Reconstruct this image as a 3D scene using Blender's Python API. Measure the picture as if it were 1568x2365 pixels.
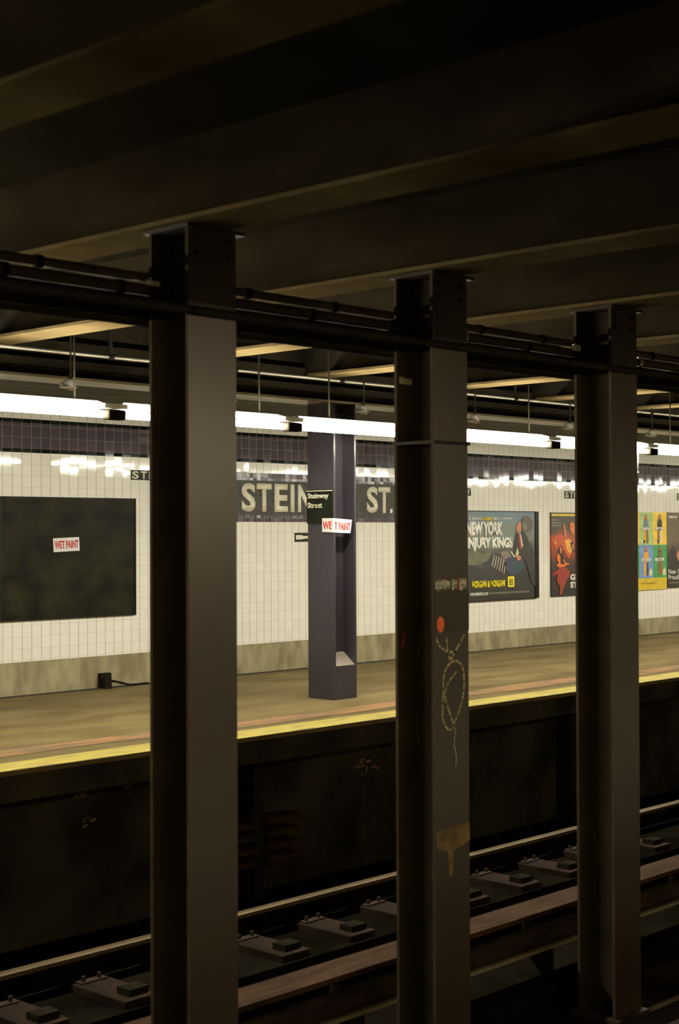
import bpy, bmesh, math, random
from mathutils import Vector, Matrix
random.seed(7)
scn = bpy.context.scene
for o in list(bpy.data.objects): bpy.data.objects.remove(o)
col = scn.collection
# ---------------------------------------------------------------- camera
# X runs along the tracks, Y across them to the tiled wall, Z up; platform top is z = 0
EYE = 1.5
F_PX, YAW, PITCH, ROLL = 3470.6, 0.81562, 0.013838, -0.004151
cd = bpy.data.cameras.new('camera'); cam = bpy.data.objects.new('camera', cd); col.objects.link(cam)
fw = Vector((math.sin(YAW)*math.cos(PITCH), math.cos(YAW)*math.cos(PITCH), math.sin(PITCH)))
rt = fw.cross(Vector((0, 0, 1))).normalized(); up = rt.cross(fw)
rt2 = rt*math.cos(ROLL)+up*math.sin(ROLL); up2 = up*math.cos(ROLL)-rt*math.sin(ROLL)
m = Matrix((rt2, up2, -fw)).transposed().to_4x4(); m.translation = Vector((0, 0, EYE)); cam.matrix_world = m
cd.sensor_fit = 'VERTICAL'; cd.sensor_height = 36.0; cd.lens = F_PX/2365*36.0
cd.clip_start = 0.05; cd.clip_end = 100
cd.dof.use_dof = True; cd.dof.focus_distance = 15.0; cd.dof.aperture_fstop = 3.2
scn.camera = cam
# ---------------------------------------------------------------- light and exposure
w = bpy.data.worlds.new('world'); scn.world = w; w.use_nodes = True
w.node_tree.nodes['Background'].inputs[0].default_value = (1.0, 0.86, 0.52, 1)
w.node_tree.nodes['Background'].inputs[1].default_value = 0.25
TUBE_STRENGTH = 165.0
NEAR_TUBE_STRENGTH = 100.0
vs = scn.view_settings; vs.view_transform = 'Standard'; vs.look = 'None'; vs.exposure = 0.0; vs.gamma = 1.0; vs.use_curve_mapping = False

# ---------------------------------------------------------------- materials
def lin(c):
    return tuple(((x/255)/12.92 if x/255 <= .04045 else ((x/255+.055)/1.055)**2.4) for x in c)
def nodes(name):
    m = bpy.data.materials.new(name); m.use_nodes = True
    nt = m.node_tree; return m, nt, nt.nodes['Principled BSDF']
def mat(name, c, rough=.6, metal=0, var=.25, scale=(6, 6, 6), bump=.0, c2=None, spec=None, detail=5, lo=.35, hi=.65):
    m, nt, b = nodes(name)
    tc = nt.nodes.new('ShaderNodeTexCoord'); mp = nt.nodes.new('ShaderNodeMapping'); mp.inputs['Scale'].default_value = scale
    ns = nt.nodes.new('ShaderNodeTexNoise'); ns.inputs['Scale'].default_value = 1; ns.inputs['Detail'].default_value = detail
    cr = nt.nodes.new('ShaderNodeValToRGB')
    cr.color_ramp.elements[0].position = lo; cr.color_ramp.elements[1].position = hi
    c2 = c2 or tuple(min(1, x*(1+var)) for x in c); c1 = c if c2 is not None and var == 0 else tuple(x*(1-var) for x in c)
    cr.color_ramp.elements[0].color = (*c1, 1); cr.color_ramp.elements[1].color = (*c2, 1)
    nt.links.new(tc.outputs['Object'], mp.inputs[0]); nt.links.new(mp.outputs[0], ns.inputs['Vector'])
    nt.links.new(ns.outputs['Fac'], cr.inputs[0]); nt.links.new(cr.outputs[0], b.inputs['Base Color'])
    b.inputs['Roughness'].default_value = rough; b.inputs['Metallic'].default_value = metal
    if spec is not None: b.inputs['Specular IOR Level'].default_value = spec
    if bump:
        bp = nt.nodes.new('ShaderNodeBump'); bp.inputs['Strength'].default_value = bump; bp.inputs['Distance'].default_value = .02
        nt.links.new(ns.outputs['Fac'], bp.inputs['Height']); nt.links.new(bp.outputs[0], b.inputs['Normal'])
    return m
def emis(name, c, s):
    m, nt, b = nodes(name)
    b.inputs['Base Color'].default_value = (.8, .8, .8, 1)
    b.inputs['Emission Color'].default_value = (*c, 1); b.inputs['Emission Strength'].default_value = s
    return m
def tile(name, c, grout, rough=.14, tilt=.03, gw=.05, var=.10, bw=1.0):
    """glazed square tiles read from the UV grid, each tile set at a slightly different angle"""
    m, nt, b = nodes(name); N = nt.nodes.new; L = nt.links.new
    uv = N('ShaderNodeUVMap'); fl = N('ShaderNodeVectorMath'); fl.operation = 'FLOOR'; L(uv.outputs[0], fl.inputs[0])
    wn = N('ShaderNodeTexWhiteNoise'); wn.noise_dimensions = '3D'; L(fl.outputs[0], wn.inputs['Vector'])
    fr = N('ShaderNodeVectorMath'); fr.operation = 'FRACTION'; L(uv.outputs[0], fr.inputs[0])
    sb = N('ShaderNodeVectorMath'); sb.operation = 'SUBTRACT'; sb.inputs[1].default_value = (.5, .5, .5); L(fr.outputs[0], sb.inputs[0])
    ab = N('ShaderNodeVectorMath'); ab.operation = 'ABSOLUTE'; L(sb.outputs[0], ab.inputs[0])
    sp = N('ShaderNodeSeparateXYZ'); L(ab.outputs[0], sp.inputs[0])
    g1 = N('ShaderNodeMath'); g1.operation = 'GREATER_THAN'; g1.inputs[1].default_value = .5-gw/2; L(sp.outputs[0], g1.inputs[0])
    g2 = N('ShaderNodeMath'); g2.operation = 'GREATER_THAN'; g2.inputs[1].default_value = .5-gw*.35*bw; L(sp.outputs[1], g2.inputs[0])
    # vertical joints read darker than the level ones
    h2 = N('ShaderNodeMath'); h2.operation = 'MULTIPLY'; h2.inputs[1].default_value = .45; L(g2.outputs[0], h2.inputs[0])
    gm = N('ShaderNodeMath'); gm.operation = 'MAXIMUM'; L(g1.outputs[0], gm.inputs[0]); L(h2.outputs[0], gm.inputs[1])
    mr = N('ShaderNodeMapRange'); mr.inputs['To Min'].default_value = 1-var; mr.inputs['To Max'].default_value = 1+var*.4; L(wn.outputs['Value'], mr.inputs['Value'])
    sc = N('ShaderNodeVectorMath'); sc.operation = 'SCALE'; sc.inputs[0].default_value = c; L(mr.outputs[0], sc.inputs['Scale'])
    mx = N('ShaderNodeMix'); mx.data_type = 'RGBA'; L(gm.outputs[0], mx.inputs['Factor']); L(sc.outputs[0], mx.inputs['A']); mx.inputs['B'].default_value = (*grout, 1)
    L(mx.outputs['Result'], b.inputs['Base Color'])
    s2 = N('ShaderNodeVectorMath'); s2.operation = 'SUBTRACT'; s2.inputs[1].default_value = (.5, .5, .5); L(wn.outputs['Color'], s2.inputs[0])
    s3 = N('ShaderNodeVectorMath'); s3.operation = 'SCALE'; s3.inputs['Scale'].default_value = tilt; L(s2.outputs[0], s3.inputs[0])
    ge = N('ShaderNodeNewGeometry'); ad = N('ShaderNodeVectorMath'); L(ge.outputs['Normal'], ad.inputs[0]); L(s3.outputs[0], ad.inputs[1])
    nm = N('ShaderNodeVectorMath'); nm.operation = 'NORMALIZE'; L(ad.outputs[0], nm.inputs[0]); L(nm.outputs[0], b.inputs['Normal'])
    rm = N('ShaderNodeMapRange'); rm.inputs['To Min'].default_value = rough; rm.inputs['To Max'].default_value = .7; L(gm.outputs[0], rm.inputs['Value']); L(rm.outputs[0], b.inputs['Roughness'])
    return m

M = {}
M['cream'] = tile('glazed_cream_tile', (.78, .755, .67), (.22, .17, .08), .07, .022, gw=.04, var=.035)
M['purple'] = tile('glazed_purple_tile', (.085, .064, .076), (.20, .17, .10), .07, .022, gw=.06, var=.18)
M['black'] = tile('glazed_black_tile', (.012, .016, .012), (.08, .08, .05), .06, .03, gw=.06, var=.5)
M['mosaic'] = tile('dark_mosaic', (.060, .056, .034), (.02, .018, .012), .55, .05, gw=.22, var=.75)
M['mosaic_purple'] = tile('purple_mosaic', (.085, .065, .085), (.2, .18, .13), .18, .12, gw=.10, var=.4)
M['base'] = mat('stained_concrete', (.235, .195, .10), .85, scale=(7, 7, 2.6), bump=.3, var=.12, c2=(.36, .31, .18))
M['gutter'] = mat('gutter_dirt', (.035, .028, .018), .9, var=.4)
M['deck'] = mat('platform_concrete', (.095, .065, .018), .8, scale=(1.1, 2.6, 1), bump=.1, c2=(.20, .150, .062), var=.0, detail=10, lo=.28, hi=.72, spec=.25)
M['yellow'] = mat('worn_yellow_paint', (.24, .17, .05), .7, scale=(3, 14, 5), c2=(.40, .32, .05), var=0, lo=.30, hi=.5, detail=8)
M['orange'] = mat('worn_orange_paint', (.17, .12, .055), .6, scale=(2, 9, 5), c2=(.38, .17, .06), var=0, lo=.42, hi=.6, detail=8)
M['steel'] = mat('brown_column_paint', (.040, .024, .012), .33, spec=.95, var=.12, scale=(3, 3, 3), bump=.05)
M['steel2'] = mat('brown_column_paint_dull', (.03, .02, .013), .8, spec=.15, var=.2, scale=(4, 4, 2))
M['webp'] = mat('shaded_column_paint', (.045, .034, .020), 1, var=.2, spec=0, scale=(3, 3, 3))  # matte copy of the column paint, recess shade put into its tone
M['fixture'] = mat('fixture_enamel', (.10, .10, .09), .6, var=.1)
M['beam'] = mat('sooty_beam', (.018, .013, .007), 1, spec=0, var=.25, scale=(2, 2, 5))
M['beamface'] = mat('beam_flange_cream', (.078, .056, .025), 1, spec=0, var=.15, scale=(4, 4, 4))
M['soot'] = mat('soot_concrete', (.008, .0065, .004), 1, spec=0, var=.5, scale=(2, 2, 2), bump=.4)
M['under_shade'] = mat('lifted_shade_concrete', (.036, .030, .019), 1, spec=0, var=.5, scale=(2, 2, 2))  # paler than the track bed, lifts the shade under the platform by colour
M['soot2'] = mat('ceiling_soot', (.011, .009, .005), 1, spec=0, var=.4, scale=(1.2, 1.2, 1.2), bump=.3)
M['dark'] = mat('black_iron', (.018, .015, .010), 1, spec=0, var=.3)
M['conduit'] = mat('brown_conduit', (.06, .042, .022), .7, spec=.2, var=.3, scale=(2, 8, 8))
M['galv'] = mat('galvanised_steel', (.45, .40, .30), .3, metal=.6, var=.2, scale=(2, 8, 8))
M['girder'] = mat('dark_girder', (.022, .017, .010), 1, spec=.02, var=.3, scale=(2, 3, 3))
M['pceil'] = mat('olive_ceiling', (.07, .065, .035), .8, var=.3, scale=(1, 3, 3))
M['pcol'] = mat('purple_enamel', (.038, .032, .040), .27, var=.08, scale=(2, 2, 2))
M['white'] = mat('white_enamel', (.75, .73, .62), .4, var=.05)
M['rail'] = mat('rail_steel', (.16, .11, .055), .45, metal=.6, var=.25, scale=(1.5, 20, 20))
M['rust'] = mat('rusty_steel', (.03, .018, .010), .8, spec=.15, var=.4, scale=(4, 8, 8))
M['board'] = mat('weathered_board', (.044, .022, .010), .9, spec=.05, var=.4, scale=(2, 14, 6), bump=.3)
M['board2'] = mat('blackened_board', (.014, .009, .005), 1, spec=0, var=.4, scale=(2, 14, 6), bump=.3)
M['foot'] = mat('foot_edge_glint', (.30, .25, .13), .5, metal=.3, var=.2, scale=(2, 9, 9))  # pale colour stands in for the bright glint along the third rail foot
M['curb'] = mat('dirty_curb', (.020, .014, .008), 1, spec=0, var=.5, scale=(2, 3, 3))
M['tie'] = mat('oily_timber', (.024, .013, .007), .9, spec=.1, var=.45, scale=(10, 3, 6), bump=.3)
M['tube'] = emis('lit_tube', (1.0, .955, .79), TUBE_STRENGTH)
M['tube2'] = emis('lit_tube_near', (1.0, .80, .50), NEAR_TUBE_STRENGTH)
M['paper'] = mat('white_paper', (.62, .61, .58), .6, var=.04)
M['red'] = mat('red_ink', (.55, .03, .02), .6, var=.1)
M['letter'] = mat('pale_mosaic_letter', (.74, .70, .54), .45, var=.12, scale=(60, 60, 60))
M['signblack'] = mat('black_enamel', (.010, .012, .006), .45, spec=.2, var=.3)
M['signwhite'] = mat('sign_white', (.70, .68, .50), .5, var=.05)
M['orangedot'] = mat('orange_paint', (1.0, .17, .05), .5, var=.1)
M['chalk'] = mat('pale_graffiti', (.42, .36, .20), .7, var=.3, scale=(20, 20, 20))
M['ochre'] = mat('ochre_smear', (.17, .11, .04), .7, var=.4, scale=(12, 12, 12))
def flat(name, rgb): # printed colour
    M[name] = mat(name, lin(rgb), .5, var=.12, scale=(14, 14, 14)); return M[name]

# ---------------------------------------------------------------- mesh helpers
def tagit(o, label=None, cat=None, group=None, kind=None):
    if label: o['label'] = label
    if cat: o['category'] = cat
    if group: o['group'] = group
    if kind: o['kind'] = kind
    return o
def empty(name, loc, label, cat, group=None):
    o = bpy.data.objects.new(name, None); o.empty_display_size = .1; o.location = loc; col.objects.link(o)
    return tagit(o, label, cat, group)
class MB:
    def __init__(s): s.v = []; s.f = []; s.mi = []; s.uv = []
    def quad(s, pts, mi=0, uv=None):
        b = len(s.v); s.v += [tuple(p) for p in pts]; s.f.append(tuple(range(b, b+len(pts)))); s.mi.append(mi)
        s.uv.append(uv or [(0, 0)]*len(pts)); return s
    def box(s, x0, x1, y0, y1, z0, z1, mi=0):
        b = len(s.v)
        s.v += [(x, y, z) for z in (z0, z1) for x, y in ((x0, y0), (x1, y0), (x1, y1), (x0, y1))]
        for f in ((3, 2, 1, 0), (4, 5, 6, 7), (0, 1, 5, 4), (1, 2, 6, 5), (2, 3, 7, 6), (3, 0, 4, 7)):
            s.f.append(tuple(b+i for i in f)); s.mi.append(mi); s.uv.append([(0, 0)]*4)
        return s
    def tube(s, p0, p1, r, n=12, r1=None, mi=0):
        p0 = Vector(p0); p1 = Vector(p1); r1 = r if r1 is None else r1
        d = (p1-p0).normalized(); a = d.orthogonal().normalized(); c = d.cross(a); b = len(s.v)
        for p, rr in ((p0, r), (p1, r1)):
            for i in range(n):
                t = 2*math.pi*i/n; s.v.append(tuple(p+(a*math.cos(t)+c*math.sin(t))*rr))
        for i in range(n):
            j = (i+1) % n; s.f.append((b+i, b+j, b+n+j, b+n+i)); s.mi.append(mi); s.uv.append([(0, 0)]*4)
        s.f.append(tuple(b+i for i in reversed(range(n)))); s.f.append(tuple(b+n+i for i in range(n)))
        s.mi += [mi, mi]; s.uv += [[(0, 0)]*n]*2
        return s
    def profile(s, pts, x0, x1, mi=0): # closed (y,z) outline, counter-clockwise seen from +X, extruded along X
        b = len(s.v); n = len(pts)
        s.v += [(x0, y, z) for y, z in pts]+[(x1, y, z) for y, z in pts]
        for i in range(n):
            j = (i+1) % n; s.f.append((b+i, b+j, b+n+j, b+n+i)); s.mi.append(mi); s.uv.append([(0, 0)]*4)
        s.f.append(tuple(b+i for i in reversed(range(n)))); s.f.append(tuple(b+n+i for i in range(n)))
        s.mi += [mi, mi]; s.uv += [[(0, 0)]*n]*2
        return s
    def poly(s, pts, y, t=.0015, mi=0): # flat shape (x,z) on a wall facing -Y
        b = len(s.v); n = len(pts)
        s.v += [(x, y, z) for x, z in pts]+[(x, y+t, z) for x, z in pts]
        s.f.append(tuple(range(b, b+n))); s.f.append(tuple(reversed(range(b+n, b+2*n)))); s.mi += [mi, mi]; s.uv += [[(0, 0)]*n]*2
        for i in range(n):
            j = (i+1) % n; s.f.append((b+i, b+n+i, b+n+j, b+j)); s.mi.append(mi); s.uv.append([(0, 0)]*4)
        return s
    def stroke(s, pts, wdt, y, mi=0, t=.001): # painted line through (x,z) points on a -Y face
        for (a, b_) in zip(pts, pts[1:]):
            dx, dz = b_[0]-a[0], b_[1]-a[1]; l = math.hypot(dx, dz) or 1; nx, nz = -dz/l*wdt/2, dx/l*wdt/2
            ex, ez = dx/l*wdt*.3, dz/l*wdt*.3
            s.poly([(a[0]+nx-ex, a[1]+nz-ez), (a[0]-nx-ex, a[1]-nz-ez), (b_[0]-nx+ex, b_[1]-nz+ez), (b_[0]+nx+ex, b_[1]+nz+ez)], y, t, mi)
        return s
    def build(s, name, mats, parent=None, smooth=False, bevel=0):
        me = bpy.data.meshes.new(name)
        org = Vector((0, 0, 0))
        if parent is not None: org = world_loc(parent)
        me.from_pydata([tuple(Vector(v)-org) for v in s.v], [], s.f)
        ul = me.uv_layers.new(name='UVMap')
        k = 0
        for fi, f in enumerate(s.f):
            for j in range(len(f)): ul.data[k].uv = s.uv[fi][j]; k += 1
        if not isinstance(mats, (list, tuple)): mats = [mats]
        for m_ in mats: me.materials.append(m_)
        for p, i in zip(me.polygons, s.mi): p.material_index = i; p.use_smooth = smooth
        bm = bmesh.new(); bm.from_mesh(me); bmesh.ops.recalc_face_normals(bm, faces=bm.faces) if not getattr(s, 'open', False) else None; bm.to_mesh(me); bm.free()
        o = bpy.data.objects.new(name, me); col.objects.link(o)
        if parent is not None: o.parent = parent
        if bevel:
            b = o.modifiers.new('bevel', 'BEVEL'); b.width = bevel; b.segments = 2; b.limit_method = 'ANGLE'
        return o
def world_loc(o):
    v = Vector(o.location)
    while o.parent: o = o.parent; v += Vector(o.location)
    return v
def text_mesh(name, txt, x0, x1, z0, z1, y, m_, parent, off=.0, ext=.0008, shear=0, rot=None, face='-Y'):
    """lettering set exactly into a rectangle on a face"""
    cu = bpy.data.curves.new('t', 'FONT'); cu.body = txt; cu.offset = off; cu.shear = shear; cu.space_line = .82
    cu.resolution_u = 4
    to = bpy.data.objects.new('t', cu); col.objects.link(to); bpy.context.view_layer.update()
    me = bpy.data.meshes.new_from_object(to.evaluated_get(bpy.context.evaluated_depsgraph_get()))
    bpy.data.objects.remove(to); me.name = name
    xs = [v.co.x for v in me.vertices]; ys = [v.co.y for v in me.vertices]
    a, b, c, d = min(xs), max(xs), min(ys), max(ys)
    base = [(x0+(v.co.x-a)/(b-a)*(x1-x0), z0+(v.co.y-c)/(d-c)*(z1-z0)) for v in me.vertices]
    bm = bmesh.new(); bm.from_mesh(me)
    org = world_loc(parent)
    for v, (u, z) in zip(bm.verts, base):
        if rot: u, z = rot(u, z)
        v.co = (Vector((u, y, z)) if face == '-Y' else Vector((y, u, z)))-org
    r = bmesh.ops.extrude_face_region(bm, geom=bm.faces[:])
    dv = Vector((0, -ext, 0)) if face == '-Y' else Vector((-ext, 0, 0))
    for v in [g for g in r['geom'] if isinstance(g, bmesh.types.BMVert)]: v.co += dv
    bmesh.ops.recalc_face_normals(bm, faces=bm.faces); bm.to_mesh(me); bm.free()
    me.materials.clear(); me.materials.append(m_)
    o = bpy.data.objects.new(name, me); col.objects.link(o); o.parent = parent
    return o
def copy_tree(o, parent=None):
    c = o.copy(); col.objects.link(c)
    if parent: c.parent = parent
    for ch in list(o.children): copy_tree(ch, c)
    return c
def Z(h): return h+EYE

# ================================================================= THE SETTING
X0, X1 = -6.0, 34.0
WY = 11.75; PT = .1075
wall = MB(); wall.open = True
def wstrip(xa, xb, h0, h1, mi, B):
    u = lambda x: (x-7.953)/PT
    v = lambda h: (h-B)/PT
    wall.quad([(xa, WY, Z(h0)), (xb, WY, Z(h0)), (xb, WY, Z(h1)), (xa, WY, Z(h1))], mi,
              [(u(xa), v(h0)), (u(xb), v(h0)), (u(xb), v(h1)), (u(xa), v(h1))])
for xa, xb, sh in ((X0, 14.35, 0), (14.35, X1, .088)):
    B = .761-sh
    wstrip(xa, xb, -1.19-sh*.85, B, 0, B)
    wstrip(xa, xb, B, B+.038, 2, B)
    wstrip(xa, xb, B+.038, B+.278, 1, B+.038)
    wstrip(xa, xb, B+.278, B+.316, 2, B+.278)
    wstrip(xa, xb, B+.316, 1.45, 0, B+.316)
tagit(wall.build('wall_back', [M['cream'], M['purple'], M['black']]), kind='structure')
bb = MB().profile([(WY-.012, Z(-1.5)), (WY+.25, Z(-1.5)), (WY+.25, Z(-1.19)), (WY-.012, Z(-1.19))], X0, 14.35).profile([(WY-.012, Z(-1.5)), (WY+.25, Z(-1.5)), (WY+.25, Z(-1.265)), (WY-.012, Z(-1.265))], 14.35, X1)
tagit(bb.build('baseboard_back', M['base']), kind='structure')
# platform slab: lip, deck, recessed wall below
tagit(MB().box(X0, X1, 8.06, WY+.2, -.03, 0).build('floor', M['deck']), kind='structure')
tagit(MB().box(X0, X1, WY-.11, WY-.012, -.01, .004).build('trim_3', M['gutter']), kind='structure')
# ragged yellow edge paint
ye = MB(); x = X0; y_in = 8.36
n = 400; dx = (X1-X0)/n; outer = [8.06+max(0, random.gauss(0, .012)) for _ in range(n+1)]
for i in range(n):
    xa = X0+i*dx; xb = xa+dx
    ye.quad([(xa, outer[i]-.002, .003), (xb, outer[i+1]-.002, .003), (xb, y_in+.02*math.sin(xb), .003), (xa, y_in+.02*math.sin(xa), .003)])
ye.open = True
tagit(ye.build('trim_1', M['yellow']), kind='structure')
og = MB(); og.open = True
for i in range(120):
    xa = X0+i*dx*10/3; xb = xa+dx*10/3
    f0 = lambda x: 8.55+.05*math.sin(x*1.3)+.03*math.sin(x*3.1); f1 = lambda x: 8.82+.05*math.sin(x*1.1+1)+.03*math.sin(x*2.7)
    og.quad([(xa, f0(xa), .003), (xb, f0(xb), .003), (xb, f1(xb), .003), (xa, f1(xa), .003)])
tagit(og.build('trim_2', M['orange']), kind='structure')
BED = Z(-2.84)
tagit(MB().box(X0, X1, 8.065, 8.9, -.2, -.03).build('trim_4', M['under_shade']), kind='structure')
tagit(MB().box(X0, X1, 8.62, 8.9, BED, -.2).build('wall_under_platform', M['under_shade']), kind='structure')
wu = bpy.data.objects['wall_under_platform']
for sx, sh, n_ in ((6.44, -1.83, 5), (6.87, -1.82, 2), (9.42, -2.02, 7), (9.33, -1.96, 6), (6.5, -2.05, 4), (8.2, -1.78, 4)):
    sm_ = MB()
    for i in range(n_):
        a = sx+random.uniform(0, .035)*i; b = Z(sh)+random.uniform(-.04, .03)
        sm_.poly([(a, b), (a+random.uniform(.02, .06), b+.01), (a+.04, b+.03), (a-.01, b+.02)], 8.615)
    sm_.build('paint_smear', M['ochre'], wu)
bed = MB().box(X0, X1, 7.02, 8.62, BED-.3, BED+.02).box(X0, X1, 6.62, 7.02, BED-.5, BED-.32).box(X0, X1, 5.52, 6.62, BED-.3, BED+.02)
bed.box(X0, X1, 3.75, 4.75, BED-.3, BED+.02).box(X0, X1, 3.15, 3.75, BED-.5, BED-.32).box(X0, X1, 1.5, 3.15, BED-.3, BED+.02)
tagit(bed.build('floor_track_bed', M['soot']), kind='structure')
# roof slab over the tracks, shallow concrete arches between the beams
SP = 1.69; BX0 = 4.48
def arch_ceiling():
    mb = MB(); mb.open = True
    for k in range(-4, 13):
        xa = BX0+SP*k; N = 8
        for i in range(N):
            t0, t1 = i/N, (i+1)/N
            z = lambda t: Z(1.78)+.16*math.sin(math.pi*t)
            mb.quad([(xa+SP*t0, -3, z(t0)), (xa+SP*t0, 9.42, z(t0)), (xa+SP*t1, 9.42, z(t1)), (xa+SP*t1, -3, z(t1))])
    return mb
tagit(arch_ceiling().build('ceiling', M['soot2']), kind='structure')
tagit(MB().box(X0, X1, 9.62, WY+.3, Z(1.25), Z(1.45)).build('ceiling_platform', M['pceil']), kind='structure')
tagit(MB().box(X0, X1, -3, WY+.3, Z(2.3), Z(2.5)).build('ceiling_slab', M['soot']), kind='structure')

# ================================================================= ROOF STEEL
CS = 4.39   # near-flange left edge of the first track column
FL = .289
blab = ['over the gap left of the tall left column', 'landing on the left track column', 'landing on the middle track column with the graffiti',
        'landing on the right track column', 'first beyond the right track column', 'second beyond the right track column', 'third beyond the right track column',
        'fourth beyond the right track column', 'fifth beyond the right track column', 'sixth beyond the right track column']
for k in range(-1, 9):
    c = BX0+SP*k
    t = empty('roof_beam', (c, 5, Z(1.38)), 'riveted steel cross beam under the dark ceiling, '+blab[k+1], 'beam', 'cross beams of the tunnel roof')
    MB().box(c-.15, c+.15, -2.5, 9.28, Z(1.38), Z(1.40)).build('bottom_flange', M['beamface'], t)
    MB().box(c-.03, c+.03, -2.5, 9.28, Z(1.40), Z(1.80)).build('web', M['beam'], t)
    # slanting knee plate where the beam meets the platform girder
    MB().profile([(9.28, Z(1.40)), (9.28, Z(1.78)), (8.72, Z(1.78)), (8.98, Z(1.40))], c-.13, c-.03).build('knee_plate', M['dark'], t)
gt = empty('platform_girder', (15, 9.45, Z(1.17)), 'long dark steel girder running above the light fixtures over the far platform', 'girder')
MB().box(X0, X1, 9.28, 9.62, Z(1.17), Z(1.19)).build('bottom_flange', M['galv'], gt)
MB().box(X0, X1, 9.43, 9.47, Z(1.19), Z(1.78)).build('web', M['girder'], gt)
MB().box(X0, X1, 9.33, 9.43, Z(1.26), Z(1.32)).build('stiffener', M['girder'], gt)
pt = empty('ceiling_pipe', (15, 9.2, Z(1.36)), 'thin pale pipe running along the top of the dark platform girder', 'pipe')
pm = MB().tube((X0, 9.22, Z(1.362)), (X1, 9.22, Z(1.362)), .014, 10).build('pipe', M['galv'], pt, True)
for k in range(-2, 17): MB().tube((5.9+1.3*k, 9.22, Z(1.362)), (5.95+1.3*k, 9.22, Z(1.362)), .022, 10).box(5.91+1.3*k, 5.94+1.3*k, 9.215, 9.225, Z(1.36), Z(1.80)).build('hanger', M['dark'], pt)

# ================================================================= TRACK COLUMNS
cl = ['tall brown steel column nearest the camera, left of the station name, bare of marks',
      'middle brown steel column carrying an orange dot, a torn sticker and white graffiti',
      'brown steel column furthest right, between the fiery poster and the colourful grid poster']
columns = []
for k in range(3):
    s = CS+1.695*k; D0, D1 = 5.05, 5.32; zt, zb = Z(1.38), Z(-2.98)
    t = empty('steel_column', (s+FL/2, 5.18, zb), cl[k], 'column', 'brown track columns')
    columns.append(t)
    for ya in (D0, D1-.018):
        fb = MB().box(s, s+FL, ya, ya+.018, zb, zt); fb.mi = [1, 1, 0 if ya == D0 else 1, 1, 1, 1]
        fb.build('flange', [M['steel'], M['webp']], t)
    MB().box(s+FL/2-.008, s+FL/2+.008, D0+.018, D1-.018, zb, zt).build('web', M['webp'], t)
    MB().box(s-.03, s+FL+.03, D0-.04, D1+.04, zb, zb+.03).build('base_plate', M['rust'], t)
    mb = MB().box(s-.02, s+FL+.04, D0-.02, D1+.02, zt-.018, zt-.001)
    for dx in (.05, .24):
        for dz in (.06, .13): mb.tube((s+dx, D0, zt-dz), (s+dx, D0-.012, zt-dz), .014, 8)
    mb.build('cap_plate', M['steel2'], t)
c2 = columns[1]; Y2 = 5.05
MB().stroke([(6.103, Z(-.56)), (6.118, Z(-.588)), (6.138, Z(-.608)), (6.17, Z(-.622)), (6.202, Z(-.635))], .013, Y2-.002) \
    .stroke([(6.333, Z(-.553)), (6.30, Z(-.59)), (6.258, Z(-.633)), (6.235, Z(-.66)), (6.211, Z(-.682)), (6.203, Z(-.65)), (6.202, Z(-.635)), (6.258, Z(-.639))], .013, Y2-.002) \
    .stroke([(6.185, Z(-.559)), (6.188, Z(-.59)), (6.193, Z(-.622))], .009, Y2-.002) \
    .stroke([(6.266, Z(-.744)), (6.24, Z(-.762)), (6.205, Z(-.79)), (6.183, Z(-.815)), (6.164, Z(-.859)), (6.185, Z(-.91)), (6.218, Z(-.98)), (6.245, Z(-1.029)), (6.225, Z(-1.045)), (6.199, Z(-1.047)), (6.165, Z(-1.02)), (6.148, Z(-.973)), (6.150, Z(-.90)), (6.155, Z(-.829)), (6.158, Z(-.78)), (6.165, Z(-.743)), (6.185, Z(-.715)), (6.22, Z(-.69)), (6.255, Z(-.683)), (6.285, Z(-.692)), (6.315, Z(-.713)), (6.330, Z(-.75)), (6.333, Z(-.80)), (6.328, Z(-.85)), (6.315, Z(-.90)), (6.293, Z(-.946)), (6.27, Z(-.98)), (6.245, Z(-1.015))], .011, Y2-.002) \
    .stroke([(6.254, Z(-1.04)), (6.252, Z(-1.08)), (6.244, Z(-1.128)), (6.252, Z(-1.16)), (6.263, Z(-1.194)), (6.258, Z(-1.24))], .007, Y2-.002) \
    .build('graffiti', M['chalk'], c2)
g = MB(); g.poly([(6.137+.030*math.cos(a*math.pi/10), Z(-.486)+.042*math.sin(a*math.pi/10)) for a in range(20)], Y2-.002)
o = g.build('paint_dot', M['orangedot'], c2); o['label'] = 'bright orange paint dot'
MB().poly([(6.089, Z(-.527)), (6.378, Z(-.527)), (6.378, Z(-.312)), (6.089, Z(-.312))], Y2-.001, .0008).build('paint_patch', mat('dark_patch', (.045, .04, .028), .6, var=.1), c2)
sk = MB()
random.seed(3)
top = [(6.095+.02*i, Z(-.252)+random.uniform(-.006, .008)) for i in range(14)]
bot = [(6.095+.02*i, Z(-.302)+random.uniform(-.012, .012)) for i in range(14)]
for i in range(13): sk.poly([bot[i], bot[i+1], top[i+1], top[i]], Y2-.003, .001, random.choice([0, 0, 1, 0, 2, 0]))
sk.build('sticker', [mat('torn_sticker', (.75, .70, .55), .6, c2=(.15, .13, .09), var=0, scale=(40, 40, 90)), mat('sticker_red', (.25, .06, .04), .6), mat('sticker_green', (.09, .12, .06), .6)], c2)
MB().poly([(6.09, Z(-1.57)), (6.37, Z(-1.55)), (6.375, Z(-1.65)), (6.29, Z(-1.68)), (6.235, Z(-1.69)), (6.23, Z(-1.80)), (6.20, Z(-1.83)), (6.19, Z(-1.69)), (6.10, Z(-1.66))], Y2-.002).build('stain', M['ochre'], c2)
MB().poly([(6.112, Z(-.62)), (6.135, Z(-.60)), (6.14, Z(-.52)), (6.128, Z(-.53))], 5.299).build('red_smear', mat('red_smear', (.30, .03, .02), .7), c2)
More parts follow.
